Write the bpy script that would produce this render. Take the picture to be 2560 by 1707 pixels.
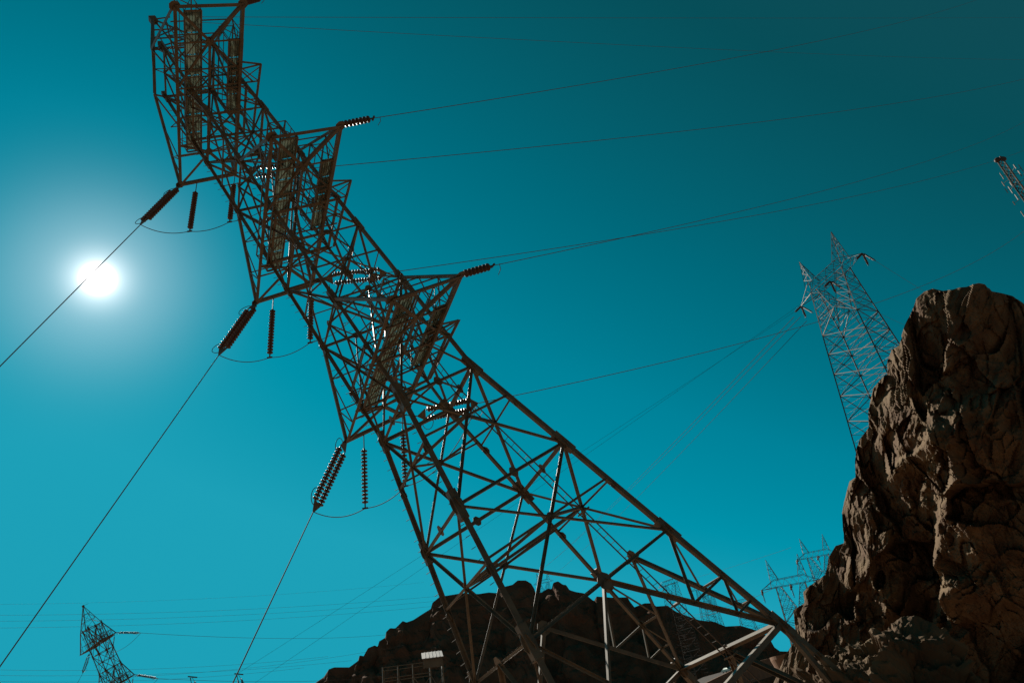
import bpy, bmesh, math, random
import numpy as np
from mathutils import Vector, Matrix, noise, Quaternion
random.seed(4)
for o in list(bpy.data.objects): bpy.data.objects.remove(o)
scn = bpy.context.scene
# ------------------------------------------------------------ camera
F_PX = 1707.0; CX = 1280.0; CY = 853.5
CAMZ = 1.7
M = Matrix(((0.98857, 0.0, 0.15078), (0.07762, 0.85730, -0.50894), (-0.12926, 0.51482, 0.84750)))
# columns of M: image right, view direction, image up, in world axes
cr = M.col[0].normalized(); cf = M.col[1].normalized(); cu = M.col[2].normalized()
cr = cf.cross(cu).normalized(); cu = cr.cross(cf).normalized()
cam_d = bpy.data.cameras.new('camera'); cam = bpy.data.objects.new('camera', cam_d)
scn.collection.objects.link(cam)
cam_d.sensor_width = 36.0; cam_d.lens = 36.0*F_PX/2560.0
cam_d.clip_start = 0.1; cam_d.clip_end = 9000
cam.matrix_world = Matrix(((cr.x, cu.x, -cf.x, 0), (cr.y, cu.y, -cf.y, 0), (cr.z, cu.z, -cf.z, CAMZ), (0, 0, 0, 1)))
scn.camera = cam
EYE = Vector((0, 0, CAMZ))
def ray(u, v):
    return (cr*((u-CX)/F_PX) + cu*((CY-v)/F_PX) + cf).normalized()
def at(u, v, d): return EYE + ray(u, v)*d
# ------------------------------------------------------------ sky, sun, exposure
SUN = ray(245, 697)
SUN_EL = math.asin(SUN.z); SUN_AZ = math.atan2(SUN.x, SUN.y)
world = bpy.data.worlds.new("World"); scn.world = world; world.use_nodes = True
nt = world.node_tree; nt.nodes.clear()
def wn(t, **k):
    n = nt.nodes.new(t)
    for a, b in k.items(): setattr(n, a, b)
    return n
L = nt.links.new
out = wn('ShaderNodeOutputWorld'); bg = wn('ShaderNodeBackground')
sky = wn('ShaderNodeTexSky', sky_type='NISHITA', sun_disc=False)
sky.sun_elevation = SUN_EL; sky.sun_rotation = SUN_AZ; sky.altitude = 500; sky.air_density = 1.0; sky.dust_density = 0.15; sky.ozone_density = 1.5
bw = wn('ShaderNodeRGBToBW'); L(sky.outputs[0], bw.inputs[0])
tc = wn('ShaderNodeTexCoord')
nrm = wn('ShaderNodeVectorMath', operation='NORMALIZE'); L(tc.outputs['Generated'], nrm.inputs[0])
dt = wn('ShaderNodeVectorMath', operation='DOT_PRODUCT'); L(nrm.outputs[0], dt.inputs[0]); dt.inputs[1].default_value = SUN
def math_(op, a, b=None, clamp=False):
    n = wn('ShaderNodeMath', operation=op); n.use_clamp = clamp
    for i, x in enumerate((a, b)):
        if x is None: continue
        if isinstance(x, (int, float)): n.inputs[i].default_value = x
        else: L(x, n.inputs[i])
    return n.outputs[0]
sepz = wn('ShaderNodeSeparateXYZ'); L(nrm.outputs[0], sepz.inputs[0])
ramp = wn('ShaderNodeValToRGB')          # the clear air's own colour against its brightness
SKYRAMP = [(0.00, (0.015, 0.046, 0.050)), (0.20, (0.002, 0.076, 0.098)), (0.33, (0.000, 0.140, 0.196)), (0.50, (0.000, 0.220, 0.315)), (0.72, (0.000, 0.285, 0.40)), (1.0, (0.012, 0.35, 0.475))]
cr_ = ramp.color_ramp
while len(cr_.elements) > 1: cr_.elements.remove(cr_.elements[-1])
cr_.elements[0].position = SKYRAMP[0][0]; cr_.elements[0].color = (*SKYRAMP[0][1], 1)
for p, c in SKYRAMP[1:]:
    e = cr_.elements.new(p); e.color = (*c, 1)
SKYGAIN = 0.188
dpos = math_('MAXIMUM', dt.outputs['Value'], 0.0)
fac = math_('MULTIPLY', math_('MULTIPLY', bw.outputs[0], SKYGAIN), math_('MULTIPLY', math_('ADD', math_('MULTIPLY', dpos, 0.75), 0.35), math_('SUBTRACT', 1.22, math_('MULTIPLY', sepz.outputs[2], 0.50))))
L(fac, ramp.inputs[0])
g1 = math_('MULTIPLY', math_('POWER', dpos, 16000.0), 9.0)
g2 = math_('MULTIPLY', math_('POWER', dpos, 2400.0), 0.9)
g3 = math_('MULTIPLY', math_('POWER', dpos, 240.0), 0.30)
glow = math_('ADD', math_('ADD', g1, g2), g3)
gc = wn('ShaderNodeMix', data_type='RGBA', blend_type='MULTIPLY'); gc.inputs[0].default_value = 1
L(glow, gc.inputs[6]); gc.inputs[7].default_value = (1.0, 0.93, 0.90, 1)
addc = wn('ShaderNodeMix', data_type='RGBA', blend_type='ADD'); addc.inputs[0].default_value = 1
L(ramp.outputs[0], addc.inputs[6]); L(gc.outputs[2], addc.inputs[7])
k10 = wn('ShaderNodeMix', data_type='RGBA', blend_type='MULTIPLY'); k10.inputs[0].default_value = 1
L(addc.outputs[2], k10.inputs[6]); k10.inputs[7].default_value = (5, 5, 5, 1)
L(k10.outputs[2], bg.inputs[0]); bg.inputs[1].default_value = 0.1
L(bg.outputs[0], out.inputs[0])
sun_d = bpy.data.lights.new('sun', 'SUN'); sun_d.energy = 5.0; sun_d.angle = math.radians(0.5); sun_d.color = (1.0, 0.93, 0.82)
sun = bpy.data.objects.new('sun', sun_d); scn.collection.objects.link(sun)
sun.rotation_mode = 'QUATERNION'; sun.rotation_quaternion = SUN.to_track_quat('Z', 'Y'); sun.location = (-60, 60, 90)
scn.view_settings.view_transform = 'Standard'; scn.view_settings.look = 'None'
scn.view_settings.exposure = 1.0; scn.view_settings.gamma = 1.0
scn.render.engine = 'CYCLES'
# ------------------------------------------------------------ materials
def mat(name, col, rough=.6, metal=0., spec=.5, n1=None, var=.25, scale=3.0, bump=0., bscale=20.0):
    m = bpy.data.materials.new(name); m.use_nodes = True
    t = m.node_tree; b = t.nodes['Principled BSDF']
    b.inputs['Roughness'].default_value = rough; b.inputs['Metallic'].default_value = metal
    b.inputs['Specular IOR Level'].default_value = spec
    g = t.nodes.new('ShaderNodeNewGeometry'); n = t.nodes.new('ShaderNodeTexNoise'); n.inputs['Scale'].default_value = scale; n.inputs['Detail'].default_value = 5
    t.links.new(g.outputs['Position'], n.inputs['Vector'])
    r = t.nodes.new('ShaderNodeValToRGB'); e = r.color_ramp.elements
    c2 = n1 or tuple(c*(1-var*1.6) for c in col)
    e[0].position = .35; e[0].color = (*c2, 1); e[1].position = .65; e[1].color = (*col, 1)
    t.links.new(n.outputs[0], r.inputs[0]); t.links.new(r.outputs[0], b.inputs['Base Color'])
    if bump:
        n2 = t.nodes.new('ShaderNodeTexNoise'); n2.inputs['Scale'].default_value = bscale; n2.inputs['Detail'].default_value = 6
        t.links.new(g.outputs['Position'], n2.inputs['Vector'])
        bp = t.nodes.new('ShaderNodeBump'); bp.inputs['Strength'].default_value = bump; bp.inputs['Distance'].default_value = .1
        t.links.new(n2.outputs[0], bp.inputs['Height']); t.links.new(bp.outputs[0], b.inputs['Normal'])
    return m
STEEL = mat('weathered_steel', (.108, .082, .052), .52, .0, .3, var=.25, scale=2.2)
STEEL2 = mat('galvanised_steel', (.052, .036, .024), .55, .0, .3, var=.2, scale=.7)
GRATE = mat('grating_panel', (.30, .32, .24), .5, .2, .5, var=.35, scale=4)
PORC = mat('glazed_porcelain', (.055, .026, .017), .5, 0, .25, var=.1, scale=8)
CABLE = mat('aged_cable', (.09, .05, .03), .8, 0, .15, var=.1)
FARCABLE = mat('distant_cable', (.03, .028, .025), .9, 0, .05, var=.1)
ROCK = mat('canyon_rock', (.100, .068, .038), .9, 0, .1, n1=(.060, .035, .020), scale=.5, bump=.6, bscale=2.2)
HILLROCK = mat('hill_rock', (.115, .060, .037), .95, 0, .05, n1=(.070, .038, .024), scale=.12, bump=.5, bscale=.5)
SAND = mat('desert_ground', (.23, .135, .08), .95, 0, .1, n1=(.18, .105, .062), scale=.05)
CONC = mat('tan_concrete', (.15, .085, .05), .85, 0, .2, n1=(.11, .06, .036), scale=.6)
ROAD = mat('asphalt', (.028, .022, .017), .9, 0, .2, scale=2)
ROOF = mat('metal_roof', (.22, .21, .20), .6, .0, .3, var=.08, scale=1)
SHED = mat('painted_shed_steel', (.10, .085, .06), .6, .1, .4, var=.2, scale=1)
def see_through(m, col, f):
    t = m.node_tree; b = t.nodes['Principled BSDF']; o = [n for n in t.nodes if n.type == 'OUTPUT_MATERIAL'][0]
    tr = t.nodes.new('ShaderNodeBsdfTranslucent'); tr.inputs[0].default_value = (*col, 1); mx = t.nodes.new('ShaderNodeMixShader'); mx.inputs[0].default_value = f
    t.links.new(b.outputs[0], mx.inputs[1]); t.links.new(tr.outputs[0], mx.inputs[2]); t.links.new(mx.outputs[0], o.inputs[0])
see_through(GRATE, (.30, .34, .29), .55)
# ------------------------------------------------------------ helpers
C = scn.collection
KT = .78; KL = .80          # rolled section sizes, light members and leg members
class MB:
    def __init__(s): s.v = []; s.f = []
    def poly(s, vs, fs):
        o = len(s.v); s.v += [tuple(v) for v in vs]; s.f += [tuple(i+o for i in f) for f in fs]
    def angle(s, p, q, w, t=None, ref=None, flip=1):
        """rolled steel angle (L section) from p to q"""
        p = Vector(p); q = Vector(q); d = q-p
        if d.length < 1e-4: return
        w = w*(KT if w < .2 else KL); d.normalize(); t = t or w*.14
        ref = Vector(ref) if ref is not None else Vector((.3, .2, 1))
        a = ref - d*ref.dot(d)
        if a.length < .05: a = Vector((1, .2, 0)) - d*d.x
        a.normalize(); b = d.cross(a)*flip; h = w*.5
        prof = [(-h, -h), (h, -h), (h, -h+t), (-h+t, -h+t), (-h+t, h), (-h, h)]
        vs = [p+a*x+b*y for x, y in prof]+[q+a*x+b*y for x, y in prof]
        fs = [(i, (i+1) % 6, 6+(i+1) % 6, 6+i) for i in range(6)]
        fs += [(0, 3, 2, 1), (0, 5, 4, 3), (6, 7, 8, 9), (6, 9, 10, 11)]
        s.poly(vs, fs)
    def box(s, p, q, w, h=None, ref=(0, 0, 1)):
        """square bar from p to q"""
        p = Vector(p); q = Vector(q); d = q-p
        if d.length < 1e-5: return
        d.normalize(); h = h or w
        ref = Vector(ref); a = ref-d*ref.dot(d)
        if a.length < .05: a = Vector((1, .1, 0))-d*d.x
        a.normalize(); b = d.cross(a)
        vs = [p+a*x*h/2+b*y*w/2 for x, y in ((-1, -1), (1, -1), (1, 1), (-1, 1))]+[q+a*x*h/2+b*y*w/2 for x, y in ((-1, -1), (1, -1), (1, 1), (-1, 1))]
        s.poly(vs, [(0, 1, 2, 3), (4, 7, 6, 5), (0, 4, 5, 1), (1, 5, 6, 2), (2, 6, 7, 3), (3, 7, 4, 0)])
    def plate(s, c, n, u, su, sv, t=.02, cut=.28):
        """flat eight-sided gusset plate"""
        c = Vector(c); n = Vector(n).normalized(); u = Vector(u); u = (u-n*u.dot(n)).normalized(); v = n.cross(u)
        k = 1-cut*2
        pr = [(-1, -k), (-k, -1), (k, -1), (1, -k), (1, k), (k, 1), (-k, 1), (-1, k)]
        vs = [c+u*x*su/2+v*y*sv/2-n*t/2 for x, y in pr]+[c+u*x*su/2+v*y*sv/2+n*t/2 for x, y in pr]
        s.poly(vs, [tuple(range(8))[::-1], tuple(range(8, 16))]+[(i, (i+1) % 8, 8+(i+1) % 8, 8+i) for i in range(8)])
    def tube(s, pts, r, n=6, r1=None):
        pts = [Vector(p) for p in pts]; o = len(s.v); m = len(pts); up = Vector((.13, .21, 1)).normalized()
        for i, p in enumerate(pts):
            d = (pts[min(i+1, m-1)]-pts[max(i-1, 0)]).normalized()
            a = up-d*up.dot(d)
            if a.length < .1: a = Vector((1, 0, .1))-d*d.x
            a.normalize(); b = d.cross(a); rr = r if r1 is None else r+(r1-r)*i/(m-1)
            for k in range(n):
                an = 2*math.pi*k/n; s.v.append(tuple(p+a*math.cos(an)*rr+b*math.sin(an)*rr))
        for i in range(m-1):
            for k in range(n):
                s.f.append((o+i*n+k, o+i*n+(k+1) % n, o+(i+1)*n+(k+1) % n, o+(i+1)*n+k))
        s.f.append(tuple(o+k for k in range(n))[::-1]); s.f.append(tuple(o+(m-1)*n+k for k in range(n)))
    def lathe(s, p, d, prof, n=14):
        """prof: list of (distance along d, radius)"""
        p = Vector(p); d = Vector(d).normalized(); a = Vector((.2, .3, 1)); a = a-d*a.dot(d)
        if a.length < .1: a = Vector((1, 0, 0))-d*d.x
        a.normalize(); b = d.cross(a); o = len(s.v)
        for t, r in prof:
            for k in range(n):
                an = 2*math.pi*k/n; s.v.append(tuple(p+d*t+a*math.cos(an)*r+b*math.sin(an)*r))
        for i in range(len(prof)-1):
            for k in range(n):
                s.f.append((o+i*n+k, o+i*n+(k+1) % n, o+(i+1)*n+(k+1) % n, o+(i+1)*n+k))
        s.f.append(tuple(o+k for k in range(n))[::-1]); s.f.append(tuple(o+(len(prof)-1)*n+k for k in range(n)))
    def build(s, name, m, parent=None, smooth=False, loc=None):
        me = bpy.data.meshes.new(name); me.from_pydata(s.v, [], s.f); me.update()
        bm = bmesh.new(); bm.from_mesh(me); bmesh.ops.recalc_face_normals(bm, faces=bm.faces[:]); bm.to_mesh(me); bm.free()
        if smooth:
            for p in me.polygons: p.use_smooth = True
        me.materials.append(m)
        o = bpy.data.objects.new(name, me); C.objects.link(o)
        if parent: o.parent = parent
        if loc is not None: o.location = loc
        return o
def tag(o, label=None, cat=None, group=None, kind=None):
    if label: o['label'] = label
    if cat: o['category'] = cat
    if group: o['group'] = group
    if kind: o['kind'] = kind
    return o
def empty(name, loc, q=None):
    o = bpy.data.objects.new(name, None); C.objects.link(o); o.location = loc; o.empty_display_size = .3
    if q is not None: o.rotation_mode = 'QUATERNION'; o.rotation_quaternion = q
    return o
kids = {}
def copy_tree(o, parent=None):
    c = o.copy(); C.objects.link(c)
    if parent: c.parent = parent
    for ch in o.children: copy_tree(ch, c)
    return c
# ============================================================ GROUND, HILL, CLIFF
def fbm(p, oct=5, H=.9, lac=2.1): return noise.fractal(p, H, lac, oct)
def smooth01(x): x = max(0, min(1, x)); return x*x*(3-2*x)
def ground_h(x, y):
    r = math.hypot(x, y)
    h = 1.1*smooth01((x-1)/9)*smooth01((y-8)/14)*smooth01((24-x)/8)*smooth01((60-y)/15)
    h += 0.35*noise.noise(Vector((x*.03, y*.03, 1)))*smooth01(r/40)
    return h-.05
g = MB(); xs = [0]; st = 1.6
while xs[-1] < 5000: xs.append(xs[-1]+st); st *= 1.09
xs = [-a for a in xs[:0:-1]]+xs; n = len(xs)
for y in xs:
    for x in xs: g.v.append((x, y, ground_h(x, y)))
g.f = [(j*n+i, j*n+i+1, (j+1)*n+i+1, (j+1)*n+i) for j in range(n-1) for i in range(n-1)]
tag(g.build('ground', SAND, smooth=True), kind='structure')

ro = MB(); nR, nA = 70, 220
OUTC = []
for j in range(nR+1):
    for i in range(nA):
        a = 2*math.pi*i/nA; t = j/nR; rad = 2.7*t
        P = Vector((10.9+rad*math.cos(a), 26.6+rad*1.2*math.sin(a), 0)); P.z = 3.5*(1-t**5)-.3
        OUTC.append((P, Vector((math.cos(a)*t, math.sin(a)*t, 1-t*.6)).normalized(), t))
ro.f = [(j*nA+i, j*nA+(i+1) % nA, (j+1)*nA+(i+1) % nA, (j+1)*nA+i) for j in range(nR) for i in range(nA)]
def interp_line(pts, N):
    P = [Vector((*p, 0)) for p in pts]; L_ = [0]
    for a, b in zip(P, P[1:]): L_.append(L_[-1]+(b-a).length)
    res = []; k = 0
    for i in range(N):
        s = L_[-1]*i/(N-1)
        while k < len(P)-2 and L_[k+1] < s: k += 1
        t = (s-L_[k])/max(1e-6, L_[k+1]-L_[k]); v = P[k].lerp(P[k+1], t); res.append((v.x, v.y))
    return res
# hill: a real ridge about 420 m away, its crest following the skyline
HILL = [(480, 1990), (640, 1850), (740, 1745), (788, 1706), (810, 1691), (822, 1672), (835, 1667), (873, 1667), (895, 1651), (899, 1637), (909, 1639), (920, 1619), (937, 1612), (944, 1616), (948, 1602), (963, 1593), (965, 1579), (975, 1569), (988, 1570), (999, 1559), (1007, 1551), (1016, 1555), (1033, 1549), (1056, 1534), (1077, 1521), (1081, 1506), (1099, 1491), (1124, 1487), (1154, 1482), (1196, 1484), (1222, 1480), (1245, 1482), (1260, 1466), (1281, 1461), (1294, 1450), (1315, 1450), (1328, 1458), (1336, 1471), (1339, 1485), (1356, 1479), (1370, 1470), (1379, 1472), (1383, 1456), (1395, 1452), (1408, 1461), (1415, 1461), (1424, 1474), (1440, 1479), (1460, 1482), (1485, 1502), (1491, 1490), (1530, 1493), (1569, 1492), (1577, 1507), (1586, 1517), (1611, 1507), (1632, 1507), (1640, 1515), (1669, 1513), (1690, 1528), (1710, 1536), (1747, 1549), (1786, 1554), (1814, 1565), (1851, 1563), (1882, 1572), (1905, 1580), (1923, 1593), (1936, 1617), (1950, 1627), (2100, 1630), (2300, 1640), (2600, 1700)]
HD = 420.0
crest = interp_line(HILL, 620)
h = MB(); rows_f = 84; rows_b = 26
cols = len(crest)
for i, (u, v) in enumerate(crest):
    P = at(u, v, HD); away = Vector((P.x, P.y, 0)).normalized()
    H = P.z
    col = []
    for j in range(rows_b, 0, -1):
        t = j/rows_b
        Q = P+away*(t*260); Q.z = H*(1-t)**1.15 if H > 0 else H
        Q.z += 3.5*t*(1-t)*4*fbm(Vector((Q.x*.03, Q.y*.03, 3)))
        col.append(Q)
    col.append(P.copy())
    for j in range(1, rows_f+1):
        t = j/rows_f
        ext = max(6.0, H*.82); Q = P-away*(t**1.1*ext); Q.z = H*(1-t)-1.5*t if H > 0 else H-1.5*t
        amp = 4.2*min(1, t*8)
        Q += Vector((fbm(Vector((Q.x*.05, Q.y*.05, Q.z*.05))), fbm(Vector((Q.x*.05, Q.y*.05, Q.z*.05+9))), fbm(Vector((Q.x*.06, Q.y*.06, Q.z*.06+19)))))*amp*(1 if H > 3 else .2)
        Q += Vector((0, 0, 1))*fbm(Vector((Q.x*.25, Q.y*.25, Q.z*.25)))*1.2*min(1, t*8)
        col.append(Q)
    h.v += [tuple(q) for q in col]
rr = rows_b+rows_f+1
h.f = [(i*rr+j, (i+1)*rr+j, (i+1)*rr+j+1, i*rr+j+1) for i in range(cols-1) for j in range(rr-1)]
tag(h.build('hill', HILLROCK), kind='structure')
# cliff: near rock wall about 75 m off
CL = [(1840, 1980), (1885, 1800), (1940, 1690), (1960, 1640), (1984, 1604), (1988, 1580), (1982, 1524), (2012, 1506), (2008, 1480), (2024, 1464), (2062, 1436), (2072, 1392), (2088, 1364), (2112, 1356), (2108, 1320), (2104, 1280), (2120, 1220), (2124, 1204), (2140, 1194), (2138, 1152), (2142, 1117), (2150, 1096), (2172, 1068), (2172, 1027), (2183, 972), (2203, 947), (2219, 934), (2219, 902), (2229, 874), (2248, 864), (2264, 813), (2280, 775), (2290, 746), (2309, 729), (2331, 721), (2357, 727), (2382, 724), (2398, 719), (2417, 717), (2433, 711), (2449, 708), (2463, 711), (2471, 727), (2500, 732), (2532, 741), (2560, 762), (2640, 810), (2760, 880), (2900, 980)]
NT = 560; NR = 400; NB = 22
line = interp_line(CL, NT)
ANC = (3000, 1950)
c = MB()
def facet(q, sc, amp, tilt):
    q = q*sc; d, pts = noise.voronoi(q); c0 = pts[0]
    h = noise.cell_vector(c0*3.7+Vector((11.3, 4.1, 7.7)))
    rel = q-c0
    return ((h.x-.5)*amp + (rel.x*(h.y-.5)+rel.z*(h.z-.5)+rel.y*(h.x-.4))*tilt/sc*2.0) - amp*.25*max(0, .12-(d[1]-d[0]))*4
def rock_disp(P, edge):
    # strata and joints run steeply down the face
    q = Vector((P.x*.9-P.z*.50, P.y*.9, P.z*.30+P.x*.12))
    big = noise.ridged_multi_fractal(q*.055, .9, 2.0, 3, 1.0, 2.0)-1.0
    mid = noise.ridged_multi_fractal(q*.22+Vector((7, 1, 4)), .8, 2.1, 4, 1.0, 2.0)-1.0
    sm = noise.ridged_multi_fractal(q*1.1+Vector((3, 9, 2)), .8, 2.1, 4, 1.0, 2.0)-1.0
    fin = noise.fractal(q*4.5, .8, 2.1, 3)
    far = 1-.72*smooth01((edge-.22)/.35)
    w_ = q+Vector((noise.noise(q*.5), noise.noise(q*.5+Vector((5, 5, 5))), noise.noise(q*.5+Vector((9, 2, 5)))))*.7
    fc = facet(w_, .16, 1.1, .65)*min(1, .25+edge*5)+facet(w_+Vector((3, 1, 2)), .48, .55, .75)+facet(w_, 1.35, .26, .75)
    return big*2.6*min(1, edge*3)*(.35+.65*far)+mid*.8*min(1, .3+edge*4)*far+sm*.22*min(1, .5+edge*6)*far+fc*(.08+.92*far)+fin*.10
for P, nv, t in OUTC:
    q = Vector((P.x*1.6+P.z, P.y*1.6, P.z*1.2)); d_ = facet(q, .5, .55, .35)+facet(q+Vector((4, 2, 2)), 1.4, .2, .3)*.8+(noise.ridged_multi_fractal(q*.4, .9, 2, 4, 1, 2)-1)*.35+noise.fractal(q*3, .8, 2, 3)*.08
    ro.v.append(tuple(P+nv*d_))
tag(ro.build('rock_outcrop', ROCK), kind='structure')
RIBS = [([(2400, 1220), (2362, 1262), (2344, 1330), (2336, 1400), (2316, 1478)], 2.6, 26), ([(2372, 1472), (2340, 1500), (2316, 1600), (2262, 1700), (2230, 1800)], 4.2, 36), ([(2130, 1362), (2108, 1420), (2092, 1490)], 1.6, 22), ([(2186, 1440), (2196, 1490), (2212, 1535)], 1.5, 18), ([(2262, 1070), (2238, 1130), (2222, 1210)], 1.6, 20), ([(2330, 1090), (2290, 1130), (2236, 1160)], 1.2, 18), ([(2215, 960), (2200, 1060), (2196, 1110)], 1.3, 16)]
def ribs(u, v):
    d = 0
    for pl, hgt, w in RIBS:
        if v < pl[0][1]-30 or v > pl[-1][1]+30: continue
        vv = max(pl[0][1], min(pl[-1][1], v))
        for (u0, v0), (u1, v1) in zip(pl, pl[1:]):
            if v0 <= vv <= v1:
                x = u0+(u1-u0)*(vv-v0)/(v1-v0)+9*noise.noise(Vector((u*.01, v*.02, 5))); break
        e = min(1, (v-pl[0][1]+30)/60)*min(1, (pl[-1][1]+30-v)/60)
        q = (u-x)/w
        d += hgt*e*smooth01(q*.5+.5)*math.exp(-max(0, u-x-w)/170)
    return d
for i, (u, v) in enumerate(line):
    t = i/(NT-1)
    base = 76.0+5*math.sin(t*5+1)
    col = []
    # hidden rear of the crag
    e0 = at(u, v, base)
    outw = Vector((-.35, .9, .0)) if t < .62 else Vector((.0, .85, -.1))
    for j in range(NB, 0, -1):
        s = j/NB
        P = EYE+ray(u, v)*(base+s*70); P = P+Vector((6*s*s, 0, -26*s*s))
        col.append(P+Vector((0, 0, 1))*fbm(P*.15)*1.5*min(1, s*4))
    for j in range(NR+1):
        s = (j/NR)**1.3
        uu = u+(ANC[0]-u)*s; vv = v+(ANC[1]-v)*s
        rnd = 5.0*(1-math.exp(-s*9))          # the edge rounds away from the eye
        P0 = at(uu, vv, base-rnd)
        dsp = rock_disp(P0, s)+ribs(uu, vv)
        d = ray(uu, vv)
        P = P0-d*dsp*1.0+Vector((-.55, -.25, .1))*dsp*.35*min(1, .3+s*5)
        col.append(P)
    c.v += [tuple(q) for q in col]
rr = NB+NR+1
c.f = [(i*rr+j, (i+1)*rr+j, (i+1)*rr+j+1, i*rr+j+1) for i in range(NT-1) for j in range(rr-1)]
tag(c.build('cliff', ROCK), kind='structure')
# ============================================================ LEANING LATTICE TOWER
BT = Matrix(((-0.7118990, 1.3191960, -0.8018240), (1.5374933, 0.6853601, -0.2374782), (-0.1389752, 0.8246233, 1.4800954)))
L0 = Vector((-3.7626789, 24.6603229, 14.2017530))
ZB = -10.0
O_T = L0+BT@Vector((0, 0, ZB))
def W1(z): return 1.0015-(.1087 if z < 0 else .0151)*z
def W2(z): return 1.0-(.1866 if z < 0 else .0215)*z
SG = {1: (1, -1), 2: (-1, -1), 3: (1, 1), 4: (-1, 1)}
def lp(x, y, z): return BT@Vector((x, y, z-ZB))          # local tower units -> metres from the tower's base
def lg(k, z): return lp(SG[k][0]*W1(z), SG[k][1]*W2(z), z)
AX = (BT@Vector((0, 0, 1))).normalized(); E1 = (BT@Vector((1, 0, 0))).normalized(); E2 = (BT@Vector((0, 1, 0))).normalized()
LEVELS = [-11.2, -8.28, -5.55, -2.74, 0.0, 3.0, 5.0, 8.0, 10.0, 13.0]
FACES = [(1, 3, E1), (3, 4, E2), (4, 2, -E1), (2, 1, -E2)]
def mid(a, b, t=.5): return a.lerp(b, t)
tower = empty('lattice_tower', O_T)
tag(tower, 'huge brown steel lattice tower leaning left across the middle of the photo', 'transmission tower', 'leaning towers with three crossarms')
for k in (1, 2, 3, 4):
    m = MB(); thick = {1: .24, 2: .30, 3: .28, 4: .26}[k]
    for a, b in zip(LEVELS, LEVELS[1:]):
        w = thick*(.86 if b <= 0 else .66)
        if k == 4 and a < -11: a = -9.9
        p, q = lg(k, a), lg(k, b)
        inward = -(E1*SG[k][0]+E2*SG[k][1])
        m.angle(p, q, w, w*.13, ref=-E1*SG[k][0], flip=(1 if SG[k][0]*SG[k][1] > 0 else -1))
        # splice and gusset plates at the panel point
        d = (q-p).normalized()
        m.plate(q, E1, d, w*2.9, w*1.8, .03); m.plate(q, E2, d, w*2.7, w*1.8, .028)
        m.box(q-d*w*2.2, q+d*w*2.2, w*1.12, w*1.12, ref=E1)
        c_ = p.lerp(q, .5)
        m.plate(c_, E1, d, w*1.5, w*1.25, .026); m.plate(c_, E2, d, w*1.5, w*1.25, .024)
    if k in (2, 1):
        # climbing bolts
        p, q = lg(k, -11), lg(k, 12.6); nb = int((q-p).length/.42)
        for i in range(nb):
            c_ = p.lerp(q, i/nb); zc = -11+23.6*i/nb
            c_ = lg(k, zc); s_ = -E2 if k == 2 else -E2
            m.tube([c_+s_*.1, c_+s_*.28], .012, 5)
    m.build('leg', STEEL, tower)
def face_x(m, a, b, z0, z1, w, nrm_, fine=.075, redundant=True):
    A0, B0, A1, B1 = lg(a, z0), lg(b, z0), lg(a, z1), lg(b, z1)
    # crossing point
    wa = (B0-A0).length; wb = (B1-A1).length; t = wa/(wa+wb)
    X = A0.lerp(B1, t); zc = z0+(z1-z0)*t
    m.angle(A0, B1, w, ref=nrm_); m.angle(B0+nrm_*.04, A1+nrm_*.04, w, ref=nrm_, flip=-1)
    Am, Bm = lg(a, zc), lg(b, zc)
    m.angle(Am, X, fine*1.2, ref=AX); m.angle(X, Bm, fine*1.2, ref=AX)
    m.plate(X, nrm_, AX, w*2.2, w*1.9, .022)
    # redundant members to the quarter points
    for P0, Q, zq, kk in () if not redundant else ((A0, X, (z0+zc)/2, a), (B0, X, (z0+zc)/2, b), (A1, X, (z1+zc)/2, a), (B1, X, (z1+zc)/2, b)):
        h_ = P0.lerp(Q, .5)
        m.angle(lg(kk, zq), h_, fine, ref=nrm_)
    return X
centres = {}
for li, (z0, z1) in enumerate(zip(LEVELS, LEVELS[1:])):
    low = z1 <= 0
    for fi, (a, b, nn) in enumerate(FACES):
        m = MB()
        w = .135 if low else .105
        if z1 <= -5.5 and z1 > -7:            # panel above the feet: K bracing from the middle of the ring
            A0, B0, A1, B1 = lg(a, z0), lg(b, z0), lg(a, z1), lg(b, z1); K = mid(A1, B1)
            m.angle(K, A0, .19, ref=nn); m.angle(K, B0, .19, ref=nn, flip=-1)
            for kk, e in ((a, A0), (b, B0)):
                zm = (z0+z1)/2; h_ = K.lerp(e, .5)
                m.angle(lg(kk, zm), h_, .11, ref=nn); m.angle(lg(kk, z1), h_, .11, ref=nn)
                m.angle(lg(kk, z0+(z1-z0)*.25), K.lerp(e, .75), .09, ref=nn)
                m.angle(lg(kk, zm), K.lerp(e, .75), .09, ref=nn)
            m.plate(K, nn, AX, .55, .5, .03)
        elif z1 < -7:
            A0, B0, A1, B1 = lg(a, z0), lg(b, z0), lg(a, z1), lg(b, z1); K = mid(A1, B1)
            m.angle(K, A0, .24, ref=-nn); m.angle(K, B0, .24, ref=-nn, flip=-1); m.angle(A1, A0.lerp(B0, .12), .2, ref=-nn); m.box(K+AX*.1, A0+AX*.1, .2, .03, ref=AX); m.box(K+AX*.13, B0+AX*.13, .2, .03, ref=AX)
        else:
            centres[(li, fi)] = face_x(m, a, b, z0, z1, w, nn, .085 if low else .06, redundant=False)
        m.build('face_bracing', STEEL, tower)
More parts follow.
